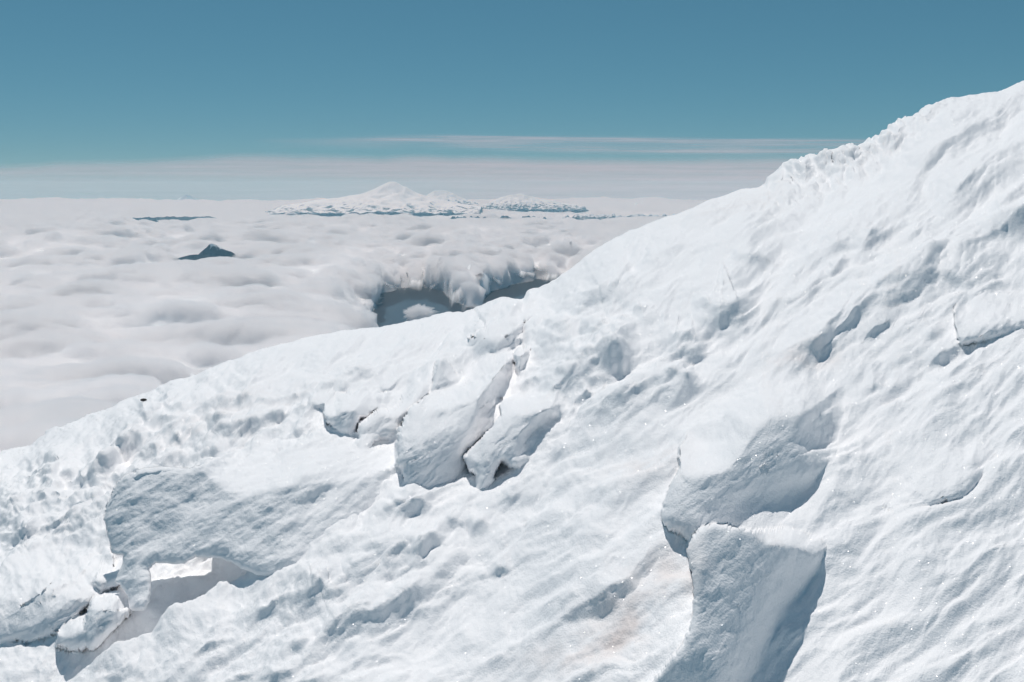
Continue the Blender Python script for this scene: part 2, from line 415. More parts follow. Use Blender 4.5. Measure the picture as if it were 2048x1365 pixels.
# bodies grown out of the slope: outline, foot line, lean of the face (depth px per height px) near the foot / above h1
BODIES = [
 dict(name='tall fin', obj=('ice_fin', 'tall bluish ice fin with a shaded foot, the biggest of the fins in the middle', 'ice fin'), poly=[(803,990),(809,963),(806,937),(795,926),(795,900),(797,863),(809,838),(828,812),(870,780),(919,750),(956,722),(1000,690),(1050,690),(1050,740),(1022,795),(1010,825),(995,842),(985,858),(952,887),(935,908),(932,940),(905,970),(875,988),(846,1008),(822,1008)],
   foot=[(795,1003),(850,1000),(905,967),(940,925),(990,855),(1036,745)], thick=16, edge=20, k00=.15, h0=60, k0=.8, k1=2.6, h1=125, att=[(880,765),(925,745),(958,718),(1000,690),(1050,690),(1050,735),(1020,800),(1005,850)], ra=62, seed=3,
   dents=[(865,955,60,40,-25,14),(850,868,22,60,20,-8),(890,835,40,14,-35,14),(930,820,50,14,-40,12)]),
 dict(name='hooked fin', obj=('ice_fin', 'broad leaning ice fin with a hooked lower tip, right of the biggest fin', 'ice fin'), poly=[(931,908),(952,889),(996,838),(1000,816),(1003,794),(1014,780),(1036,780),(1073,775),(1120,770),(1150,801),(1140,838),(1105,870),(1080,905),(1060,925),(1036,939),(1018,933),(1003,924),(989,948),(985,966),(954,991),(952,951),(937,942),(931,926)],
   foot=[(930,965),(954,990),(985,965),(1040,935),(1080,890),(1130,830)], thick=15, edge=18, push=-16, k00=.25, h0=45, k0=.8, k1=2.4, h1=95, att=[(1005,778),(1073,772),(1120,768),(1152,800),(1140,842),(1105,875),(1082,905)], ra=56, seed=5, dents=[(1050,890,40,30,-40,12),(1060,840,50,16,-35,8)]),
 dict(name='pale fin', obj=('ice_fin', 'pale low ice fin curling over a shaded hollow, left of the biggest fin', 'ice fin'), poly=[(716,855),(728,841),(755,824),(789,814),(803,797),(820,752),(847,732),(885,720),(880,763),(866,804),(845,818),(815,832),(803,850),(800,875),(769,872),(741,889),(723,902),(717,889),(716,869)],
   foot=[(716,905),(760,890),(805,868),(850,815),(872,770)], thick=12, edge=16, k0=.2, k1=2.2, h1=48, att=[(790,785),(820,745),(850,725),(890,715)], ra=52, seed=7, dents=[(790,840,40,12,-30,6)]),
 dict(name='spike', obj=('ice_spike', 'narrow upright ice spike standing just above the biggest ice fin', 'ice spike'), poly=[(856,802),(863,770),(871,732),(882,718),(895,729),(909,750),(925,756),(918,778),(892,792),(875,802)], foot=[(856,806),(885,800),(919,778)], thick=10, edge=12, k0=.2, k1=1.8, h1=40, att=[(905,728),(930,758),(918,785)], ra=24, seed=9, fray=3),
 dict(name='fan fin', obj=('ice_fin', 'small fan-shaped ice fin above the pale low one', 'ice fin'), poly=[(728,770),(755,753),(762,735),(789,720),(810,722),(838,742),(824,757),(803,771),(786,788),(776,796),(762,784),(742,784)], foot=[(728,786),(776,797),(803,775),(834,750)], thick=9, edge=14, k0=.5, k1=2.4, h1=36, att=[(740,752),(790,715),(840,738)], ra=48, seed=11),
 dict(name='chunk', obj=('ice_chunk', 'rounded white ice chunk with a shadow below it, left of the pale low fin', 'ice chunk'), poly=[(651,800),(663,793),(694,788),(704,772),(731,782),(745,796),(755,814),(742,828),(718,838),(714,855),(704,878),(677,870),(663,850),(649,835)], foot=[(640,885),(704,880),(755,850)], thick=22, edge=26, k0=-.1, k1=2.2, h1=55, att=[(655,788),(700,770),(740,780),(760,812)], ra=50, seed=13, push=-8),
 dict(name='hollow chunk', obj=('ice_chunk', 'small hollow-fronted ice chunk at the upper left of the rounded one', 'ice chunk'), poly=[(617,826),(622,790),(639,778),(663,778),(672,800),(660,822),(640,834)], foot=[(610,836),(668,832)], thick=9, edge=12, k0=.3, k1=2.0, h1=34, att=[(620,784),(672,776),(676,805)], ra=30, seed=15, dents=[(642,820,14,9,-10,24)], fray=3),
 dict(name='ridge end', obj=('snow_lump', 'lumpy shaded snow end of the upper ridge, above the ice fins', 'snow lump'), poly=[(932,695),(937,677),(963,659),(985,653),(1014,628),(1048,612),(1085,610),(1085,660),(1050,700),(1010,712),(985,726),(963,726),(941,713)], foot=[(930,722),(985,726),(1043,700),(1085,640)], thick=18, edge=26, k0=.3, k1=2.6, h1=50, att=[(1000,628),(1050,605),(1090,610),(1085,665),(1050,700)], ra=66, seed=17),
 dict(name='wedge', obj=('ice_fin', 'tiny wedge-shaped ice fin just under the lumpy ridge end', 'ice fin'), poly=[(1030,705),(1043,692),(1062,698),(1055,736),(1040,760),(1031,734)], foot=[(1030,760),(1060,748)], thick=8, edge=10, k0=.2, k1=1.8, h1=34, att=[(1036,690),(1066,694),(1058,740)], ra=22, seed=19, fray=3),
 dict(name='snow block', obj=('snow_block', 'rounded snow block at the left foot of the ice arch', 'snow block'), poly=[(168,1280),(173,1222),(201,1182),(221,1170),(246,1176),(266,1212),(243,1240),(212,1272),(186,1300)], foot=[(160,1300),(200,1292),(263,1240)], thick=20, edge=30, k0=.15, k1=2.0, h1=60, att=[(195,1170),(250,1168),(270,1205)], ra=50, seed=23),
 dict(name='low block', obj=('snow_block', 'lower snow block leaning on the left of the rounded one', 'snow block'), poly=[(110,1290),(120,1247),(145,1225),(182,1210),(188,1245),(178,1290),(140,1302)], foot=[(105,1300),(190,1296)], thick=16, edge=24, k0=.2, k1=2.0, h1=45, att=[(120,1225),(188,1206)], ra=50, seed=25),
 dict(name='wedged block', obj=('snow_block', 'small snow block wedged behind the leg of the ice arch', 'snow block'), poly=[(186,1165),(201,1140),(243,1112),(254,1135),(237,1170),(205,1180)], foot=[(180,1184),(255,1176)], thick=12, edge=18, k0=.2, k1=2.0, h1=34, att=[(200,1130),(256,1108)], ra=36, seed=27),
 dict(name='left face', poly=[(-260,1420),(-240,1200),(-60,1120),(0,1100),(60,1085),(120,1075),(190,1085),(225,1110),(222,1165),(190,1200),(120,1262),(60,1285),(0,1292)], foot=[(-260,1420),(0,1292),(100,1268),(180,1215),(240,1150)], thick=16, edge=40, k0=.5, k1=2.4, h1=110, att=[(-240,1190),(-60,1112),(0,1094),(120,1070),(190,1080)], ra=150, seed=29,
   dents=[(60,1210,90,40,-20,16)]),
 dict(name='wave', obj=('ice_wave', 'huge smooth wave of shaded ice overhanging to the left at the lower right', 'ice wave'),
   poly=P1([(150,690),(165,610),(200,530),(222,480),(218,440),(228,380),(300,290),(420,160),(520,80),(640,60),(780,60),(930,100),(950,190),(920,280),(880,380),(850,470),(800,560),(760,640),(700,740),(600,820),(480,860),(330,880),(285,850),(265,805),(240,762),(190,740)], .487, 1250, 700),
   foot=[(1320,1110),(1420,1115),(1500,1085),(1560,1050),(1620,1000),(1670,930),(1730,840)], thick=20, edge=46, k00=.4, h0=70, k0=.98, k1=2.4, h1=250, ra=110, ran=.05, streak=.6, seed=31,
   att=[(1392,850),(1430,790),(1500,735),(1620,728),(1700,760),(1705,830),(1690,880)],
   dents=[(1500,1010,90,46,-35,40),(1590,990,70,30,-30,30),(1600,1040,120,14,-28,-12),(1450,1075,50,26,-30,20),(1420,950,60,26,-40,-8)]),
 dict(name='wave foot', join='wave', r=34.0, poly=[(1330,1420),(1300,1378),(1335,1330),(1370,1280),(1386,1230),(1388,1160),(1378,1100),(1400,1060),(1440,1050),(1500,1062),(1570,1056),(1610,1066),(1650,1090),(1628,1150),(1592,1210),(1548,1285),(1500,1370),(1475,1430)],
   foot=[(1300,1440),(1440,1425),(1500,1345),(1550,1265),(1600,1185),(1680,1100)], thick=9, edge=16, k00=.08, h0=120, k0=.8, k1=2.4, h1=400, ra=50, ran=.05, streak=.5, seed=33,
   att=[(1545,1040),(1590,1046),(1640,1066),(1700,1095)], dents=[(1460,1250,50,80,20,16),(1400,1140,14,60,5,-8)]),
 dict(name='spike shade', poly=[(1750,1000),(1780,930),(1840,890),(1900,862),(1960,855),(2000,880),(1968,950),(1945,990),(1930,1016),(1915,1000),(1860,1016),(1800,1024)], foot=[(1750,1010),(1860,1018),(1930,1012),(2000,900)], thick=10, edge=30, k0=.5, k1=2.4, h1=60, att=[(1750,990),(1790,915),(1850,880),(1905,850),(1965,845),(2010,880)], ra=110, seed=37, dents=[(1880,960,60,24,-15,14)]),
 dict(name='right block', poly=[(1912,612),(1960,592),(2030,585),(2110,560),(2150,600),(2100,650),(2020,672),(1950,686),(1918,684)], foot=[(1910,688),(1960,684),(2100,655)], thick=12, edge=30, k0=.45, k1=2.4, h1=60, att=[(1930,600),(1965,582),(2030,570),(2110,550),(2160,600)], ra=80, seed=41),
]

def carve_bodies(P):
    """push the slope's surface forward, along the line of sight, to the standing bodies"""
    sh = P.shape[:2]
    D = P[...,1].copy()
    near = D > .25
    u = U0 + F*P[...,0]/np.where(near, D, 1); v = VH - F*P[...,2]/np.where(near, D, 1)
    ids = -np.ones(sh, np.int8)
    for bi, B in enumerate(BODIES):
        pts = rough_outline(B['poly'], B['seed'], B.get('fray', 5.0))
        m = near & (D < 9) & (u > pts[:,0].min()-2) & (u < pts[:,0].max()+2) & (v > pts[:,1].min()-2) & (v < pts[:,1].max()+2)
        if not m.any(): continue
        U, V = u[m], v[m]
        sd, _, _ = poly_sdf(U, V, pts)
        dist = np.maximum(-sd, 0)
        foot = np.array(B['foot'], float)
        ug = np.arange(pts[:,0].min()-40, pts[:,0].max()+40, 2.0)
        k9 = np.hanning(41); k9 /= k9.sum()
        Dg = depth_at(ug, np.interp(ug, foot[:,0], foot[:,1])); Dg = np.convolve(np.pad(Dg, 20, mode='edge'), k9, 'valid')
        Df = np.interp(U, ug, Dg); ppm = Df/F
        kv = np.hanning(21); kv /= kv.sum()
        vg = np.convolve(np.pad(np.interp(ug, foot[:,0], foot[:,1]), 10, mode='edge'), kv, 'valid')
        hh = np.maximum(np.interp(U, ug, vg) - V, -40)
        h1 = B['h1']; soft = np.log1p(np.exp(np.clip((hh-h1)/20, -30, 30)))*20
        rec = B['k0']*hh + (B['k1']-B['k0'])*soft + B.get('push', 0) + B.get('lat', 0)*np.maximum(B.get('latu', 0)-U, 0)
        if 'k00' in B:
            s0 = np.log1p(np.exp(np.clip((hh-B['h0'])/25, -30, 30)))*25
            rec = rec + (B['k00']-B['k0'])*(hh - s0)
        for (cu, cv, ru, rv, rot, am) in B.get('dents', ()): rec = rec + am*gauss(U, V, cu, cv, ru, rv, rot)
        prof = np.sqrt(1-(1-np.clip(dist/B['edge'], 0, 1))**2)
        S = np.zeros_like(U)
        if 'att' in B:
            at = np.array(B['att'], float); da = np.full(U.shape, 1e9)
            for a, b in zip(at[:-1], at[1:]):
                dx, dy = b-a; t = np.clip(((U-a[0])*dx+(V-a[1])*dy)/(dx*dx+dy*dy), 0, 1)
                da = np.minimum(da, np.hypot(U-a[0]-t*dx, V-a[1]-t*dy))
            da = da + B['ra']*B.get('ran', .14)*fbm(U/40, V/40, 3, B['seed']+50)
            S = 1-sstep(B['ra']*.06, B['ra'], da)
        # wind streaks on the face
        sa, ca = math.sin(R(-35)), math.cos(R(-35))
        aa = (U*ca + V*sa); bb = (-U*sa + V*ca); w1 = 10*fbm(U/60, V/60, 2, B['seed']+3)
        st = B.get('streak', 1.0)*(6*fbm((aa+w1)/75, (bb+w1)/26, 3, B['seed']+11) + 3.2*(ridged((aa+w1)/46, (bb+w1)/11, 2, B['seed']+15)-.55))
        Db = Df + (rec - st*np.minimum(1, dist/12) - B['thick']*(prof*1.6-.6))*ppm
        Db = Db + (D[m] - Db)*S
        d = (D[m] - Db)/ppm
        r = B.get('r', 9.0)
        w = np.clip(.5 + .5*d/r, 0, 1)
        Dn = D[m]*(1-w) + Db*w - r*ppm*w*(1-w)*.5
        Dn = np.where(sd < 0, np.minimum(Dn, D[m]), D[m])
        dm = D[m]; dm[:] = Dn
        i2 = ids[m]; i2[(sd < 0) & (d > 2)] = bi
        D[m] = dm; ids[m] = i2
    k = np.where(near, D/np.where(near, P[...,1], 1), 1)
    return P*k[...,None], ids

def build_slope():
    du = 2.2
    out = 2.2*1.028**np.arange(1, 118); out = np.cumsum(out)
    us = np.concatenate([-160 - out[::-1][22:], np.arange(-160, 2210, du), 2210 + out])
    nc = len(us)
    vs, ds, c, q = col_params(us)
    # smooth the columns' depth law so that the skyline is not faceted
    k = np.hanning(9); k /= k.sum()
    sm = lambda a: np.convolve(np.pad(a, 4, mode='edge'), k, 'valid')
    vs, ds = sm(vs), sm(ds)
    c = zz_of(vs) + 2*HCAM/ds; q = HCAM/ds**2
    # rows: beyond the skyline, visible part, under the camera
    nv = 560
    t = np.linspace(0, 1, nv)
    V = vs[None,:] + 0.3 + (1420 - vs[None,:])*t[:,None]**1.25
    w = c[None,:] - zz_of(V)
    D = (w - np.sqrt(np.maximum(w*w - 4*q[None,:]*HCAM, 0)))/(2*q[None,:])
    Vb = 1420 + (np.linspace(0,1,40)[1:]**1.6)[:,None]*3400 + 0*us[None,:]
    wb = c[None,:] - zz_of(Vb)
    Db = (wb - np.sqrt(np.maximum(wb*wb - 4*q[None,:]*HCAM, 0)))/(2*q[None,:])
    tb = np.linspace(1, 0, 60)[:-1][:,None]**1.8
    D0 = D[0][None,:]
    Dbk = D0*(1 + 1.6*tb)
    Vbk = vs[None,:] - 300*(Dbk/D0-1)           # parameter only: carries the noise over the crest
    Dall = np.concatenate([Dbk, D, Db], 0); Vall = np.concatenate([Vbk, V, Vb], 0)
    U = np.broadcast_to(us[None,:], Dall.shape).astype(float)
    def evaluate(Vp, Dp):
        U = np.broadcast_to(us[None,:], Dp.shape).astype(float)
        h, le = slope_heights(U.ravel(), Vp.ravel(), Dp.ravel())
        h = h.reshape(Dp.shape); le = le.reshape(Dp.shape)
        ppm = Dp/F
        z = c[None,:]*Dp - HCAM - q[None,:]*Dp*Dp + h*ppm
        x = xx_of(U)*Dp - 0.35*le*ppm
        y = Dp - 0.9*le*ppm
        return np.stack([x, y, z], -1)
    P = evaluate(Vall, Dall)
    # respread every column's rows by arc length on the picture scale, so that steep faces keep their share of points
    seg = np.linalg.norm(np.diff(P, axis=0), axis=-1)/np.maximum(Dall[1:], .3)
    # foreshortening: weight by screen motion plus part of the true length
    scr = np.hypot(np.diff(P[...,0]/P[...,1], axis=0), np.diff(P[...,2]/P[...,1], axis=0))
    seg = np.where(Dall[1:] > ds[None,:], seg*0.25, np.minimum(seg, 6*scr+0.0006)*0.35 + scr)
    cum = np.concatenate([np.zeros((1,nc)), np.cumsum(seg, 0)], 0)
    # smooth across the columns to keep the quads regular
    k2 = np.hanning(15); k2 /= k2.sum()
    cum = np.apply_along_axis(lambda r: np.convolve(np.pad(r, 7, mode='edge'), k2, 'valid'), 1, cum)
    nr = 980
    Vn = np.empty((nr, nc)); Dn = np.empty((nr, nc))
    tt = np.linspace(0, 1, nr)
    for j in range(nc):
        cj = cum[:,j]/cum[-1,j]
        Vn[:,j] = np.interp(tt, cj, Vall[:,j]); Dn[:,j] = np.interp(tt, cj, Dall[:,j])
    P = evaluate(Vn, Dn)
    P, ids = carve_bodies(P)
    # weather the shaped surface: lumps and scallops along its own normal, so that steep faces are worn too
    rmk = roughness_mask(np.broadcast_to(us[None,:], Vn.shape), Vn).ravel()
    rmk = np.where((ids.ravel() >= 0) & (rmk < .75), .75, rmk)
    for scale, amp, kind in ((90, 9.0, 'f'), (34, 5.0, 'f'), (15, 2.6, 'b'), (6.5, 1.5, 'f'), (3.4, .8, 'f')):
        n = grid_normals(P)
        n *= np.sign(n[..., 2].mean())
        ps = Dn/F
        q3 = (P/0.0037).reshape(-1, 3)             # metres to pixels at the middle distance
        q3 = q3*np.array([1/scale, 0.45/scale, 1/scale])
        nz = fbm3(q3, 2, int(scale)) if kind == 'f' else np.abs(perlin3(q3, int(scale)))*1.6 - .45
        P = P + n*((0.2 + 0.8*rmk)*nz*amp).reshape(Dn.shape)[..., None]*np.clip(ps, .0012, .006)[..., None]
    # a coarse map of the finished surface as seen from the camera, to seat the other bodies on it
    st = 5.0; uu0, vv0, nx, ny = -300.0, 150.0, 530, 260
    dd = P[...,1].ravel(); ok = dd > .3
    pu = U0 + F*P[...,0].ravel()[ok]/dd[ok]; pv = VH - F*P[...,2].ravel()[ok]/dd[ok]; dd = dd[ok]
    iu = np.round((pu-uu0)/st).astype(int); iv = np.round((pv-vv0)/st).astype(int)
    k = (iu >= 0) & (iu < nx) & (iv >= 0) & (iv < ny)
    g = np.full((ny, nx), 1e9); np.minimum.at(g, (iv[k], iu[k]), dd[k])
    for _ in range(4):
        bad = g > 1e8
        if not bad.any(): break
        sh = np.minimum(np.minimum(np.roll(g,1,0), np.roll(g,-1,0)), np.minimum(np.roll(g,1,1), np.roll(g,-1,1)))
        g = np.where(bad, sh, g)
    g = np.where(g > 1e8, 8.0, g)
    for _ in range(2):
        g = np.median(np.stack([np.roll(np.roll(g, a, 0), b, 1) for a in (-1,0,1) for b in (-1,0,1)]), 0)
    SLOPE.update(g=g, u0=uu0, v0=vv0, st=st)
    u, v = np.broadcast_to(us[None,:], Vn.shape).ravel(), Vn.ravel()
    dirt = 0.75*gauss(u,v,1290,1200,130,45,-38) + 0.55*gauss(u,v,1180,1290,130,40,-20) + 0.45*gauss(u,v,1290,930,80,30,-20) \
         + 0.5*gauss(u,v,1620,722,90,14,-12) + 0.3*gauss(u,v,1350,1110,40,40) + 0.012
    dirt = dirt + 0.25*gauss(u,v,420,850,200,40,-20) + 0.2*gauss(u,v,1450,420,120,20,-15)
    faces = grid_faces(nr, nc)[:, ::-1]
    nn = grid_normals(P).reshape(-1, 3); nn *= np.sign(nn[:,2].mean())
    for i, B in enumerate(BODIES):
        if 'join' in B: ids[ids == i] = [b['name'] for b in BODIES].index(B['join'])
    fid = ids.ravel()[faces]
    own = np.where((fid == fid[:, :1]).all(1), fid[:,0], -1)
    named = [i for i, B in enumerate(BODIES) if 'obj' in B]
    V3 = P.reshape(-1, 3)
    def piece(name, fsel):
        f = faces[fsel]; used = np.unique(f)
        remap = np.zeros(len(V3), np.int64); remap[used] = np.arange(len(used))
        ob = mesh_from(name, V3[used], remap[f], MAT_SNOW, {'dirt': dirt.ravel()[used]})
        ob.data.normals_split_custom_set_from_vertices(nn[used].tolist())
        return ob
    for i in named:
        fs = own == i
        if fs.sum() < 20: continue
        nm, lb, ct = BODIES[i]['obj']
        tag(piece(nm, fs), lb, ct, 'ice fins on the slope' if nm == 'ice_fin' else None)
    o = piece('snow_slope', ~np.isin(own, named))
    tag(o, 'steep windblown white snow slope with leaning ice fins and shaded hollows', kind='structure')
    return o

SLOPE = {}
slope = build_slope()

def slope_depth(U, V):
    g, u0, v0, st = SLOPE['g'], SLOPE['u0'], SLOPE['v0'], SLOPE['st']
    x = np.clip((U-u0)/st, 0, g.shape[1]-1.001); y = np.clip((V-v0)/st, 0, g.shape[0]-1.001)
    i, j = y.astype(int), x.astype(int); fy, fx = y-i, x-j
    return (g[i,j]*(1-fx)+g[i,j+1]*fx)*(1-fy) + (g[i+1,j]*(1-fx)+g[i+1,j+1]*fx)*fy

def ice_body(name, label, cat, poly, foot, thick=26, edge=22, k0=.15, k1=1.1, h1=60, dents=(), back=None, noise=1.0, fray=5.0, seed=1, group=None, push=0.0, lat=0.0, dirt=.0, att=None, ra=60, k1u=None):
    """closed body: outline POLY (u, v) standing on the line FOOT (u, v); k = how far the face leans back per px of height,
    k0 near the foot and k1 above h1 px; thick = half thickness in px"""
    pts = rough_outline(poly, seed, fray)
    foot = np.array(foot, float)
    st = 1.9
    u0, u1, v0, v1 = pts[:,0].min()-4, pts[:,0].max()+4, pts[:,1].min()-4, pts[:,1].max()+4
    us = np.arange(u0, u1, st); vs = np.arange(v0, v1, st)
    U, V = np.meshgrid(us, vs); nr, nc = U.shape
    sd, nu, nv = poly_sdf(U, V, pts)
    ins = sd < 0
    cell = ins[:-1,:-1] & ins[1:,:-1] & ins[:-1,1:] & ins[1:,1:]
    cell |= (ins[:-1,:-1].astype(int)+ins[1:,:-1]+ins[:-1,1:]+ins[1:,1:]) >= 3
    used = np.zeros((nr,nc), bool)
    for a in (slice(0,-1), slice(1,None)):
        for b in (slice(0,-1), slice(1,None)): used[a,b] |= cell
    full = np.zeros((nr+1,nc+1), int); full[1:-1,1:-1] = cell
    cnt = full[:-1,:-1]+full[1:,:-1]+full[:-1,1:]+full[1:,1:]
    border = used & (cnt < 4)
    U = np.where(border, nu, U); V = np.where(border, nv, V)
    dist = np.where(border, 0, np.maximum(-sd, 0))
    vf = np.interp(U, foot[:,0], foot[:,1])
    k9 = np.hanning(25); k9 /= k9.sum()
    Df = depth_at(us, np.interp(us, foot[:,0], foot[:,1]))
    Df = np.convolve(np.pad(Df, 12, mode='edge'), k9, 'valid')
    Df = np.interp(U, us, Df)
    ppm = Df/F
    hh = np.maximum(vf - V, -60)
    soft = np.log1p(np.exp(np.clip((hh-h1)/36, -30, 30)))*36
    if k1u is not None: k1 = np.interp(U, *k1u)
    rec = k0*hh + (k1-k0)*soft + lat*(U-us[0]) + push
    dn = 0
    for (cu, cv, ru, rv, rot, am) in dents: dn = dn + am*gauss(U, V, cu, cv, ru, rv, rot)
    prof = np.sqrt(1-(1-np.clip(dist/edge, 0, 1))**2)
    S = np.zeros_like(U)
    if att is not None:
        at = np.array(att, float); da = np.full(U.shape, 1e9)
        for a, b in zip(at[:-1], at[1:]):
            dx, dy = b-a; t = np.clip(((U-a[0])*dx+(V-a[1])*dy)/(dx*dx+dy*dy), 0, 1)
            da = np.minimum(da, np.hypot(U-a[0]-t*dx, V-a[1]-t*dy))
        S = 1-sstep(4, ra, da)
    # the attached rim runs into the slope behind
    Dt = slope_depth(U, V) + 5*ppm
    sa, ca = math.sin(R(-35)), math.cos(R(-35))
    aa = (U*ca + V*sa); bb = (-U*sa + V*ca); w1 = 10*fbm(U/60, V/60, 2, seed+3)
    stk = 3*fbm((aa+w1)/95, (bb+w1)/40, 3, seed+11) + .6*(ridged((aa+w1)/46, (bb+w1)/11, 2, seed+15)-.55)
    front = Df + (rec + dn*prof - thick*prof - stk*np.minimum(1, dist/12))*ppm
    bk = Df + (rec*.8 + (back if back else thick)*prof)*ppm
    front = front + (Dt - front)*S
    bk = np.maximum(bk, front + 2*ppm*prof)
    bk = bk + (np.maximum(Dt*1.01, bk) - bk)*S
    def pos(D): return np.stack([xx_of(U)*D, D, zz_of(V)*D], -1)
    PF, PB = pos(front), pos(bk)
    nrm = grid_normals(PF); nrm *= np.sign(-nrm[...,1].mean())
    for scale, amp, kind in ((34, 4.0, 'f'), (15, 1.5, 'f'), (6, .7, 'f')):
        for PX, sg in ((PF, 1.0), (PB, -1.0)):
            q = (PX/(ppm[...,None]*scale)).reshape(-1,3)*np.array([1,.5,1])
            # streaks along the wind: rotate in the x-z plane and stretch
            ca, sa = math.cos(R(33)), math.sin(R(33))
            q = np.stack([(q[:,0]*ca+q[:,2]*sa)*.5, q[:,1], -q[:,0]*sa+q[:,2]*ca], -1)
            f = fbm3(q, 2, seed+scale) if kind == 'f' else np.abs(perlin3(q, seed+scale))*1.6-.45
            PX += sg*nrm*(f.reshape(nr,nc)*amp*noise*np.clip(dist/10,0,1)*ppm)[...,None]
    idx = -np.ones((nr,nc), int); idx[used] = np.arange(used.sum())
    nF = int(used.sum())
    inn = used & ~border
    idb = idx.copy(); idb[inn] = nF + np.arange(inn.sum())
    verts = np.concatenate([PF[used], PB[inn]], 0)
    r, c = np.nonzero(cell)
    fq = np.stack([idx[r,c], idx[r+1,c], idx[r+1,c+1], idx[r,c+1]], -1)
    bq = np.stack([idb[r,c], idb[r,c+1], idb[r+1,c+1], idb[r+1,c]], -1)
    # drop back faces that coincide with front ones (all four corners on the border)
    keep = ~(np.sort(fq,1) == np.sort(bq,1)).all(1)
    o = mesh_from(name, verts, np.concatenate([fq[keep], bq[keep]], 0), MAT_SNOW, {'dirt': np.full(len(verts), dirt)})
    return tag(o, label, cat, group)

ice_body('ice_arch', 'big translucent ice overhang on a leg with a bright window under it', 'ice arch',
    P1([(60,640),(85,560),(120,490),(200,440),(300,420),(400,430),(470,420),(540,390),(640,350),(780,310),(900,280),(1040,260),(1180,270),(1340,250),(1430,280),(1400,450),(1240,660),(1100,780),(970,860),(800,900),(690,880),(600,836),(540,822),(460,818),(400,850),(275,850),(268,930),(264,1000),(235,1050),(180,1050),(165,1000),(140,950),(110,925),(130,870),(146,815),(95,800),(80,740)], .458, 180, 740),
    [(200,1222),(262,1216),(330,1190),(450,1140),(560,1110),(640,1062),(720,1005),(800,940),(850,890)], thick=24, edge=36, k0=.95, k1=2.2, h1=185, k1u=([400,580],[1.0,2.2]), seed=21, noise=2.0, push=-14,
    att=[(500,885),(520,880),(600,862),(740,855),(800,850),(850,850),(850,900)], ra=110,
    dents=[(395,990,26,60,30,18),(640,1000,60,14,-30,14),(700,930,90,16,-35,12),(600,960,110,14,-32,-10),(300,1060,50,60,0,10)], back=40)

# a small dark stone lying on the snow near the skyline
def build_stone():
    n = 14
    th, ph = np.meshgrid(np.linspace(0, np.pi, n), np.linspace(0, 2*np.pi, 2*n, endpoint=False), indexing='ij')
    p = np.stack([np.sin(th)*np.cos(ph)*1.35, np.sin(th)*np.sin(ph), np.cos(th)*.62], -1)
    p = p*(1 + .35*perlin3((p*1.3).reshape(-1,3), 4).reshape(th.shape))[...,None]
    D = float(slope_depth(np.array([287.]), np.array([801.]))[0]) - .004; g = np.array([xx_of(287.)*D, D, zz_of(800.)*D])
    p = p*(4.2*D/F) + g
    m, nt, out = new_mat('dark_stone'); b = N(nt, 'ShaderNodeBsdfPrincipled')
    nz = N(nt, 'ShaderNodeTexNoise'); nz.inputs['Scale'].default_value = 60
    cr = N(nt, 'ShaderNodeValToRGB'); cr.color_ramp.elements[0].color = (.01,.01,.012,1); cr.color_ramp.elements[1].color = (.045,.04,.04,1)
    nt.links.new(nz.outputs['Fac'], cr.inputs[0]); nt.links.new(cr.outputs[0], b.inputs['Base Color']); nt.links.new(b.outputs[0], out.inputs[0])
    b.inputs['Roughness'].default_value = .9
    o = mesh_from('stone', p.reshape(-1,3), grid_faces(n, 2*n, True), m)
    tag(o, 'single small black stone lying on the snow near the left skyline', 'stone')
build_stone()



# ------------------------------------------------------------------ far world (metres)
Z_CLOUD, Z_LAND, FAR = -1500.0, -2080.0, 100000.0

def cloud_material():
    m, nt, out = new_mat('cloud')
    L = nt.links.new
    p = N(nt, 'ShaderNodeBsdfPrincipled')
    p.inputs['Base Color'].default_value = (0.95, 0.93, 0.935, 1)
    p.inputs['Roughness'].default_value = 1.0
    p.inputs['Specular IOR Level'].default_value = 0.0
    p.inputs['Subsurface Weight'].default_value = 1.0
    p.inputs['Subsurface Radius'].default_value = (1.0, 1.0, 1.0)
    p.inputs['Subsurface Scale'].default_value = 90.0
    thin = N(nt, 'ShaderNodeAttribute', attribute_name='thin')
    tr = N(nt, 'ShaderNodeBsdfTransparent')
    ms = N(nt, 'ShaderNodeMixShader')
    L(thin.outputs['Fac'], ms.inputs[0]); L(p.outputs[0], ms.inputs[1]); L(tr.outputs[0], ms.inputs[2])
    L(ms.outputs[0], out.inputs['Surface'])
    return m

HOLE = [(742,580),(760,545),(800,532),(850,530),(890,538),(905,556),(935,566),(960,560),(985,540),(1020,530),(1080,524),(1150,520),(1240,560),(1220,780),(900,820),(800,780),(746,650)]

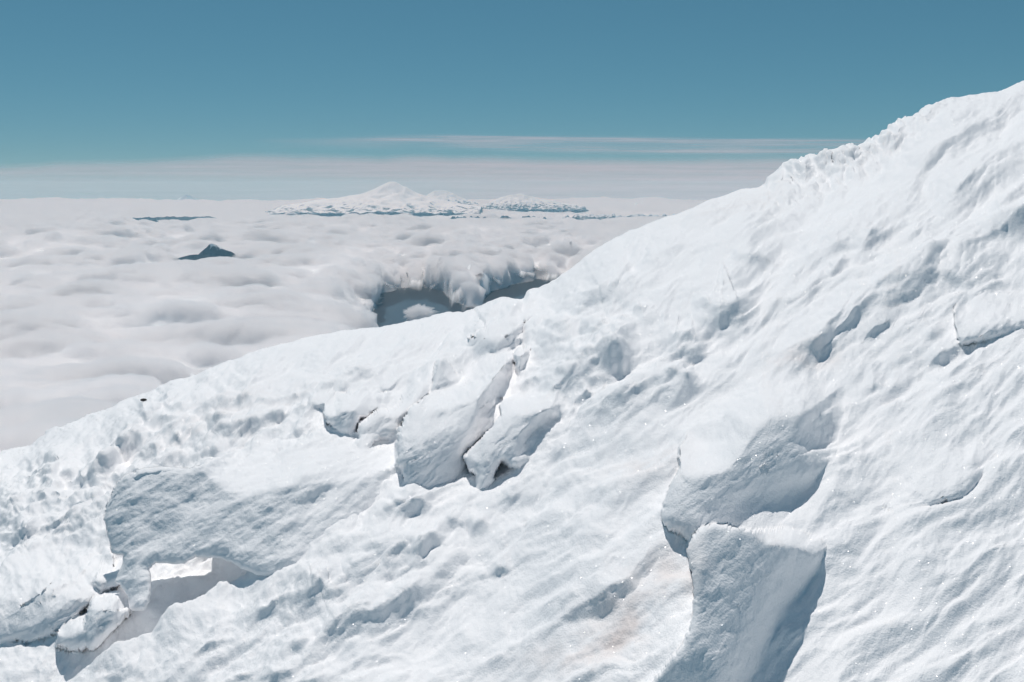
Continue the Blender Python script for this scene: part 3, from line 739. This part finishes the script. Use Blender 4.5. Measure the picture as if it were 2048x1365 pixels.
MIST = 1/48.0
def build_clouds():
    xs = np.tan(np.linspace(R(-40), R(40), 1150))
    Ds = [2500.0]
    while Ds[-1] < FAR:
        d = Ds[-1]
        Ds.append(d + min(max(d*d*0.0009/1500, d*0.0042), d*0.0085))
    Ds = np.array(Ds)
    D = np.broadcast_to(Ds[:,None], (len(Ds), len(xs))); X = xs[None,:]*D
    u = U0 + F*xs[None,:] + 0*D; v = VH - F*Z_CLOUD/D
    kx, ky = X/1000, D/1000
    wx = kx + 1.1*fbm(kx/3, ky/3, 2, 3); wy = ky + 1.1*fbm(kx/3, ky/3, 2, 5)
    soft = 1 - sstep(560, 700, v)*0.65            # the near deck is flatter and streaked
    lumpy = 0.62 + 0.75*gauss(u, v, 1000, 500, 380, 70) + 0.35*gauss(u, v, 250, 470, 350, 60)
    h = 330*fbm(kx/14, ky/9, 3, 21)
    h = h + 330*lumpy*soft*(billow(wx/4.2, wy/2.8, 3, 23) - .35)
    h = h + 120*lumpy*soft*(billow(wx/1.25, wy/.9, 3, 25) - .35)
    h = h + (90 + 300*sstep(520, 640, v))*(1-soft*0.5)*fbm(wx/3.0, wy/0.75, 3, 27) + 16*billow(wx/.45, wy/.22, 2, 29)*(0.3+lumpy)
    # thinner, broken deck in front of the far mountains
    brk = gauss(u, v, 1000, 424, 460, 13)
    h = h - brk*sstep(-.25, .35, fbm(kx/6, ky/7, 3, 33))*520
    # darker hollow low on the left
    h = h - 400*gauss(u, v, 372, 738, 52, 20, -22)*(0.7+.9*fbm(wx/.35, wy/.3, 3, 37))
    h = h + 330*sstep(55000, 85000, D)*(billow(kx/11, ky/13, 3, 39) - .3)
    # lower cloud round the mountains that stand out of it
    h = h - (250 + 330*fbm(kx/9, ky/11, 3, 81))*np.exp(-((v-424)/12)**2)*np.interp(u, [480,600,1350,1500], [0,1,1,.6])
    for cu, cv, ru, rv, am in ((430,517,66,12,.9), (390,521,55,6,.7), (287,440,40,6,.9), (370,438,80,5,.9), (930,441,60,6,.75), (1045,441,60,6,.75), (1270,440,160,8,.7)):
        g = am*gauss(u, v, cu, cv, ru, rv)
        h = h*(1-g) - 240*g
    # the hole
    wn = 9*fbm(u/80, v/26, 2, 43) + 2.2*fbm(u/30, v/10, 2, 47)
    sd = poly_sdf(u, v, np.array(HOLE, float))[0] + wn
    rim = sstep(-20, 7, sd)
    h = h + 170*gauss(u, v, 950, 535, 190, 26)                        # the bank beyond the hole
    h = h - (265 + 70*fbm(u/80, v/20, 2, 57))*sstep(80, -8, sd)                 # cloud pouring in from the left
    depth = (1-rim)
    h = h*rim - depth*700
    thin0 = sstep(0.03, 0.20, depth)
    q3 = np.stack([X, D, h*1.6], -1).reshape(-1, 3)/260.0
    sel = ((depth > .004) & (depth < .98)).ravel()
    fr = np.zeros(depth.size); fr[sel] = fbm3(q3[sel], 3, 53)
    thin = sstep(0.03, 0.20, depth + .35*fr.reshape(depth.shape))
    # fray: sun-bitten wisps round the lip
    P = np.stack([X, D, Z_CLOUD + h], -1)
    hm = P[..., 2] - Z_CLOUD
    kk = np.hanning(13); kk /= kk.sum()
    hs = hm
    for ax in (0, 1): hs = np.apply_along_axis(lambda r: np.convolve(np.pad(r, 6, mode='edge'), kk, 'valid'), ax, hs)
    s2 = (slice(None, None, 2), slice(None, None, 2))
    Xd, Dd = X[s2], D[s2]
    deck = (hs - 110 - 30*sstep(12000, 40000, D))[s2]
    o = mesh_from('clouds', np.stack([Xd, Dd, Z_CLOUD + deck], -1), grid_faces(*Xd.shape), cloud_material(), {'thin': thin[s2]})
    tag(o, 'pale sea of clouds with a torn opening, reaching to the horizon', kind='stuff')
    # the billowing upper part of the cloud: a body of mist whose top carries the detail
    near = D < 1e9
    nr = int(near[:,0].sum()); nc = P.shape[1]
    zb = Z_CLOUD - 370
    T = P[:nr].copy()
    cut = 1 - thin0[:nr]
    T[...,2] = np.maximum(zb + 1.0, zb + (T[...,2]-zb)*cut)
    hz = 1 + .8*sstep(90, 10, np.abs(sd[:nr]))*(D[:nr] < 22000)
    for scale, amp, dmax in ((1500, 200, 70000), (620, 150, 34000), (260, 80, 20000), (110, 30, 12000)):
        n = grid_normals(T); n *= np.sign(n[...,2].mean())
        nz = np.abs(perlin3((T/scale).reshape(-1,3)*np.array([.48,1,1.2]), scale)).reshape(nr, nc)*1.8 - .42
        T = T + n*(nz*amp*np.maximum((lumpy*.8+.15)[:nr], hz-.7)*(.6+.4*soft[:nr])*sstep(dmax*2.2, dmax*.8, D[:nr])*cut)[...,None]
    T[...,2] = np.maximum(T[...,2], zb+1)
    Bt = T.copy(); Bt[...,2] = zb
    T = T.reshape(-1,3); Bt = Bt.reshape(-1,3)
    f = grid_faces(nr, nc); nT = nr*nc
    ring = np.concatenate([np.arange(nc), nc-1+nc*np.arange(1,nr), (nr-1)*nc+np.arange(nc-2,-1,-1), nc*np.arange(nr-2,0,-1)])
    r2 = np.roll(ring, -1)
    side = np.stack([ring, ring+nT, r2+nT, r2], -1)
    m, nt, out = new_mat('cloud_mist')
    pv = N(nt, 'ShaderNodeVolumePrincipled'); pv.inputs['Color'].default_value = (.998,.992,.993,1); pv.inputs['Density'].default_value = MIST; pv.inputs['Anisotropy'].default_value = .35
    nt.links.new(pv.outputs[0], out.inputs['Volume'])
    mo = mesh_from('cloud_mist', np.concatenate([T, Bt]), np.concatenate([f, f[:, ::-1]+nT, side]), m)
    tag(mo, 'soft billowing mist on the sea of clouds', kind='stuff')
    return o
build_clouds()

def build_puff(u, v, D, w, h, seed, label):
    n = 64
    th, ph = np.meshgrid(np.linspace(0, np.pi, n), np.linspace(0, 2*np.pi, 2*n, endpoint=False), indexing='ij')
    p = np.stack([np.sin(th)*np.cos(ph), np.sin(th)*np.sin(ph), np.cos(th)], -1)
    q = p.reshape(-1, 3)
    r = 1 + .45*(np.abs(perlin3(q*2.1, seed))*1.8-.4) + .28*(np.abs(perlin3(q*4.7, seed+1))*1.8-.4) + .15*fbm3(q*10, 2, seed+2)
    p = p*r.reshape(n, 2*n, 1)*np.array([w, w*.8, h]) + np.array([xx_of(u)*D, D, zz_of(v)*D])
    mist = bpy.data.materials['cloud_mist']
    o = mesh_from('cloud_puff', p.reshape(-1,3), grid_faces(n, 2*n, True)[:, ::-1], mist)
    tag(o, label, 'cloud')
build_puff(838, 626, 14300, 200, 105, 5, 'small white puff of cloud floating in the blue opening')

def px(u, v, D):
    return np.array([xx_of(u)*D, D, zz_of(v)*D])

def land_material(name, a, b, scale):
    m, nt, out = new_mat(name); L = nt.links.new
    tc = N(nt, 'ShaderNodeTexCoord'); nz = N(nt, 'ShaderNodeTexNoise'); nz.inputs['Scale'].default_value = scale; nz.inputs['Detail'].default_value = 8
    L(tc.outputs['Object'], nz.inputs['Vector'])
    mr = N(nt, 'ShaderNodeMapRange'); mr.inputs['From Min'].default_value = .35; mr.inputs['From Max'].default_value = .65
    L(nz.outputs['Fac'], mr.inputs['Value'])
    mix = N(nt, 'ShaderNodeMix', data_type='RGBA'); mix.inputs['A'].default_value = a; mix.inputs['B'].default_value = b
    L(mr.outputs['Result'], mix.inputs['Factor'])
    p = N(nt, 'ShaderNodeBsdfPrincipled'); p.inputs['Roughness'].default_value = .95; p.inputs['Specular IOR Level'].default_value = .1
    L(mix.outputs['Result'], p.inputs['Base Color']); L(p.outputs[0], out.inputs['Surface'])
    return m

def mountain_material():
    m, nt, out = new_mat('snow_and_rock'); L = nt.links.new
    at = N(nt, 'ShaderNodeAttribute', attribute_name='rock')
    mix = N(nt, 'ShaderNodeMix', data_type='RGBA'); mix.inputs['A'].default_value = (.94,.92,.92,1); mix.inputs['B'].default_value = (.085,.11,.12,1)
    L(at.outputs['Fac'], mix.inputs['Factor'])
    p = N(nt, 'ShaderNodeBsdfPrincipled'); p.inputs['Roughness'].default_value = .9; p.inputs['Specular IOR Level'].default_value = .1
    L(mix.outputs['Result'], p.inputs['Base Color']); L(p.outputs[0], out.inputs['Surface'])
    return m
MAT_MTN = mountain_material()
MAT_FOREST = land_material('forest', (.018,.030,.028,1), (.05,.065,.055,1), .0012)

def build_land():
    n = 121
    xs = np.linspace(-100000, 100000, n); ys = np.linspace(-20000, 104000, n)
    X, Y = np.meshgrid(xs, ys); Z = Z_LAND + 90*fbm(X/9000, Y/9000, 3, 3)
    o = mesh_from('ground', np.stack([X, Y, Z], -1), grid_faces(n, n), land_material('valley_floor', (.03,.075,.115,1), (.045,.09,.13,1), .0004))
    tag(o, 'dark blue valley floor seen through the opening in the clouds', kind='structure')
build_land()

def mountain(name, label, cat, D, sil, base_v, seed, rock=0.35, rough=1.0, depth_scale=1.0, group=None, kind=None, mat=None, nu=220, crisp=1.0):
    """a mountain whose skyline is the polyline SIL (u, v) at distance D; its flanks fall away before and behind"""
    sil = np.array(sil, float)
    m2 = D/F
    Wd = (sil[-1,0]-sil[0,0])*m2
    Hm = (base_v - sil[:,1].min())*m2
    xs = np.linspace(sil[0,0]-6, sil[-1,0]+6, nu); nd = 120
    dep = np.linspace(-1, 1, nd)*(0.36*Wd*depth_scale)
    hs = np.maximum(base_v - np.interp(xs, sil[:,0], sil[:,1], left=base_v+8, right=base_v+8), -8)*m2
    X, Y = np.meshgrid((xs-U0)*m2, dep)
    # height falls with distance from the skyline plane, concavely
    fall = np.exp(-np.abs(Y)/(0.16*Wd*depth_scale))*1.04 - .04
    g = Hm/6
    rg = ridged(X/(g*5.5), Y/(g*5.5), 5, seed) - .55
    fb = fbm(X/(g*1.6), Y/(g*1.6), 4, seed+9)
    near = 1-np.exp(-np.abs(Y)/(0.05*Wd*depth_scale))
    Z = hs[None,:]*fall + (rg*Hm*.22 + fb*Hm*.06)*(0.12+near)*rough*sstep(-.1, .4, hs[None,:]/Hm)
    base = zz_of(base_v)*D
    n = grid_normals(np.stack([X, Y, Z], -1)); steep = 1-np.abs(n[...,2])
    alt = np.clip(Z/Hm, 0, 1)
    nz = fbm(X/(g*1.9) + .6*rg, Y/(g*1.0), 5, seed+21)
    rk = sstep(.52-.08, .52+.08, rock*1.0 + nz*.62 + (steep-.25)*.7*crisp - (alt-.35)*.95)
    P = np.stack([X, Y+D, Z+base], -1)
    o = mesh_from(name, P, grid_faces(nd, nu), mat or MAT_MTN, {'rock': rk})
    tag(o, label, cat, group, kind)
    return o

mountain('volcano', 'tall snow-covered volcano cone, the largest mountain on the horizon', 'volcano', 62000,
    [(560,412),(600,406),(640,399),(680,395),(700,391),(720,388),(740,381),(755,374),(770,366),(778,362.6),(790,362.6),(797,366),(806,372),(812,373),(830,384),(850,391),(870,397),(900,403),(930,409),(965,414)], 424, 3, rock=.34, rough=.7, depth_scale=1.35)
mountain('volcano', 'smaller flat-topped snowy cone behind the right shoulder of the tallest volcano', 'volcano', 74000,
    [(835,402),(850,393),(860,386),(868,381.5),(880,380.5),(893,381),(905,386),(920,394),(935,400),(955,406)], 412, 8, rock=.42, rough=.9, depth_scale=2.0)
mountain('mountain_massif', 'broad rugged snowy massif with dark rock bands right of the two volcanoes', 'mountain', 68000,
    [(965,412),(985,402),(997,396),(1005,394),(1020,389.5),(1028,389),(1042,387),(1052,390),(1062,392),(1078,398),(1090,399),(1105,401),(1120,405),(1140,409),(1170,413)], 420, 14, rock=.46, rough=1.2, depth_scale=1.4)
def jag(u0, u1, vb, amp, seed, n=70):
    us = np.linspace(u0, u1, n)
    e = sstep(0, .12, (us-u0)/(u1-u0))*sstep(0, .12, (u1-us)/(u1-u0))
    return np.stack([us, vb - amp*e*(0.35 + np.clip(ridged(us/26, us*0+seed, 3, seed) - .35, 0, 1.2))], -1)
mountain('mountains', 'far range of small snowy peaks', None, 82000, jag(1120, 1420, 417, 13, 5), 420, 25, rock=.52, rough=1.4, kind='structure', depth_scale=.5)
mountain('mountain_ridge', 'dark blue ridge with snow streaks just below the far snowy range', 'ridge', 52000, jag(1105, 1440, 441, 17, 8), 446, 31, rock=.78, rough=1.2, depth_scale=.4)
mountain('mountain_ridge', 'low dark ridge in the clouds under the rugged massif', 'ridge', 48000, jag(985, 1100, 442, 12, 11), 446, 37, rock=1.2, depth_scale=.5)
mountain('mountain_ridge', 'low dark ridge in the clouds under the smaller cone', 'ridge', 48000, jag(880, 985, 443, 12, 17), 447, 41, rock=1.2, depth_scale=.5)
mountain('mountain_ridge', 'dark islet of ridge left in the far clouds, leftmost of the two', 'ridge', 42000, jag(262, 312, 438, 5, 19), 445, 43, rock=1.2, depth_scale=.8)
mountain('mountain_ridge', 'long thin dark ridge in the far clouds above the forested peak', 'ridge', 44000, jag(305, 432, 436, 4, 23), 443, 47, rock=1.2, depth_scale=.5)
mountain('snow_peak', 'tiny pale snow peak alone on the cloud horizon at the left', 'mountain', 95000, [(355,399),(365,393),(375,388.5),(383,393),(395,399)], 404, 51, rock=.1)
mountain('forested_peak', 'dark pointed forested peak poking through the sea of clouds', 'mountain', 21500,
    [(385,520),(395,512),(405,502),(412,495),(419,488),(424,487),(432,490),(440,496),(452,501),(462,503),(470,508),(478,522)], 530, 61, rock=.84, rough=2.2, depth_scale=1.0)
mountain('forested_ridge', 'thin dark spur rising from cloud at the left foot of the pointed peak', 'ridge', 20800,
    [(335,524),(350,518),(365,514),(380,510),(395,509),(410,511),(425,514),(440,519)], 530, 67, rock=1.3, rough=.8, depth_scale=.6)

# ------------------------------------------------------------------ thin high cloud beyond the haze
def veil_material():
    m, nt, out = new_mat('thin_cloud'); L = nt.links.new
    at = N(nt, 'ShaderNodeAttribute', attribute_name='cover')
    d = N(nt, 'ShaderNodeBsdfDiffuse'); d.inputs['Color'].default_value = (.95,.83,.87,1)
    t = N(nt, 'ShaderNodeBsdfTranslucent'); t.inputs['Color'].default_value = (.95,.83,.87,1)
    m1 = N(nt, 'ShaderNodeMixShader'); m1.inputs[0].default_value = .25; L(d.outputs[0], m1.inputs[1]); L(t.outputs[0], m1.inputs[2])
    tr = N(nt, 'ShaderNodeBsdfTransparent'); ms = N(nt, 'ShaderNodeMixShader')
    L(at.outputs['Fac'], ms.inputs[0]); L(tr.outputs[0], ms.inputs[1]); L(m1.outputs[0], ms.inputs[2]); L(ms.outputs[0], out.inputs['Surface'])
    return m

def build_veil():
    us = np.linspace(-700, 2750, 900); vv = np.linspace(262, 404, 240)
    U, V = np.meshgrid(us, vv)
    D = 118000 + (404-V)*260.0                    # the layer climbs away from us
    n = fbm(U/330, V/9, 4, 3); n2 = fbm(U/120, V/5, 4, 8); big = fbm(U/700, V/30, 2, 12)
    dens = np.zeros_like(U)
    def band(vc_pts, th_up, th_dn, a, wob=4.0):
        pts = np.array(vc_pts, float)
        vc = np.interp(U, pts[:,0], pts[:,1]); al = np.interp(U, pts[:,0], pts[:,2])
        d = V - vc - wob*n - 1.2*n2
        return a*al*np.where(d < 0, np.exp(-(d/th_up)**2), np.exp(-(d/th_dn)**2))
    # upper streamers on the right
    dens += band([(500,281,0),(640,280,.3),(760,277,.8),(900,275,1),(1200,278,1),(1500,281,1),(1750,284,.8),(2100,286,.6),(2700,290,.5)], 4, 14, .55)
    dens += band([(820,286,0),(940,290,.5),(1100,297,.8),(1400,302,1),(1700,300,1),(2600,300,.7)], 5, 9, .45)
    # broad bank below
    dens *= np.clip(.75 + .9*fbm(U/210, V/7, 4, 31), .15, 1.2)
    top = 5*fbm(U[0]/170, U[0]*0, 3, 77) + np.interp(U[0], [-700,0,120,300,480,640,760,820,850,900,1100,1400,1700,2700], [330,330,322,318,308,308,312,307,308,312,317,316,312,314])
    d = V - top[None,:] - 3*n - 1.5*n2
    fill = sstep(-6, 18, d)*(0.66 + .18*n + .10*n2)
    fill *= np.interp(U, [-700,200,600,900,2700], [.75,.72,.85,1,1])
    fill *= 1 - .35*sstep(345, 360, V + 4*big)*np.interp(U, [0,700,1100], [1,.8,.0])
    dens = np.clip(1-(1-np.clip(dens,0,1))*(1-np.clip(fill,0,1)), 0, .9)
    dens *= sstep(0, 4, V-263)
    P = np.stack([xx_of(U)*D, D, zz_of(V)*D], -1)
    o = mesh_from('thin_cloud', P, grid_faces(len(vv), len(us)), veil_material(), {'cover': dens})
    tag(o, 'thin streaked lilac-grey cloud bands above the horizon', kind='stuff')
build_veil()

def build_haze():
    me = bpy.data.meshes.new('haze')
    x, y0, y1, z0, z1 = 104500, -21000, 104500, Z_LAND-250, 420
    vs = [(-x,y0,z0),(x,y0,z0),(x,y1,z0),(-x,y1,z0),(-x,y0,z1),(x,y0,z1),(x,y1,z1),(-x,y1,z1)]
    me.from_pydata(vs, [], [(0,3,2,1),(4,5,6,7),(0,1,5,4),(1,2,6,5),(2,3,7,6),(3,0,4,7)])
    m, nt, out = new_mat('haze')
    pv = N(nt, 'ShaderNodeVolumePrincipled')
    pv.inputs['Color'].default_value = HAZE_COL; pv.inputs['Density'].default_value = HAZE_DENS; pv.inputs['Anisotropy'].default_value = 0.0; pv.inputs['Absorption Color'].default_value = (1, 1, 1, 1)
    nt.links.new(pv.outputs[0], out.inputs['Volume'])
    me.materials.append(m)
    o = bpy.data.objects.new('haze', me); COL.objects.link(o)
    tag(o, kind='stuff')
HAZE_COL = (0.38, 0.76, 1.0, 1); HAZE_DENS = 0.62/60000
build_haze()

# ------------------------------------------------------------------ world, sun, camera
def setup_world():
    w = bpy.data.worlds.new('World'); scene.world = w; w.use_nodes = True
    nt = w.node_tree; nt.nodes.clear()
    out = nt.nodes.new('ShaderNodeOutputWorld'); bg = nt.nodes.new('ShaderNodeBackground')
    sky = nt.nodes.new('ShaderNodeTexSky'); sky.sky_type = 'NISHITA'; sky.sun_disc = False
    sky.sun_elevation = R(SUN_EL); sky.sun_rotation = R(SUN_AZ)
    sky.altitude = 5000; sky.air_density = 1.0; sky.dust_density = 0.0; sky.ozone_density = 4.0
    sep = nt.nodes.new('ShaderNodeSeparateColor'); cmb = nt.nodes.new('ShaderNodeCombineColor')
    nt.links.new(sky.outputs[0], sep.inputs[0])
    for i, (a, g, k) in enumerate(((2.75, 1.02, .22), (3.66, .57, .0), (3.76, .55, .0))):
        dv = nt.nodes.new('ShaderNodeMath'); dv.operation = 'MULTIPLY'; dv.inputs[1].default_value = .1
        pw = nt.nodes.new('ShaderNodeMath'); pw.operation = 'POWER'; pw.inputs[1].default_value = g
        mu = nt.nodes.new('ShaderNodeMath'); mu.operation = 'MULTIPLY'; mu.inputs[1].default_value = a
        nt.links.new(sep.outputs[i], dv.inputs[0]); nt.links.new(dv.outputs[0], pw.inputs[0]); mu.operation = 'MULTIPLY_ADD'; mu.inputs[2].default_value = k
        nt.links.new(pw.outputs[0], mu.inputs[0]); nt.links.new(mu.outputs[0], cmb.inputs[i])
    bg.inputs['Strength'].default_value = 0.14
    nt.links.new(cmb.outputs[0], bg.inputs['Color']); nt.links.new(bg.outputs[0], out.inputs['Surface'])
    sd = bpy.data.lights.new('sun', 'SUN'); sd.energy = 3.2; sd.angle = R(0.53); sd.color = (1.0, 0.95, 0.905)
    so = bpy.data.objects.new('sun', sd); COL.objects.link(so)
    az, el = R(SUN_AZ), R(SUN_EL)
    from mathutils import Vector
    d = Vector((math.sin(az)*math.cos(el), math.cos(az)*math.cos(el), math.sin(el)))
    so.rotation_euler = d.to_track_quat('Z', 'Y').to_euler()
setup_world()

cd = bpy.data.cameras.new('camera'); cam = bpy.data.objects.new('camera', cd); COL.objects.link(cam)
cd.sensor_width = 36.0; cd.lens = F*36.0/2048
cd.shift_y = -(VC - VH)/2048.0
cd.clip_start = 0.05; cd.clip_end = 1e6
cam.rotation_euler = (R(90), 0, 0)
scene.camera = cam

scene.view_settings.view_transform = 'Standard'; scene.view_settings.look = 'None'
scene.view_settings.exposure = -0.2; scene.view_settings.gamma = 1
scene.cycles.use_denoising = True
scene.cycles.max_bounces = 14; scene.cycles.diffuse_bounces = 12; scene.cycles.volume_bounces = 14
scene.cycles.transparent_max_bounces = 16
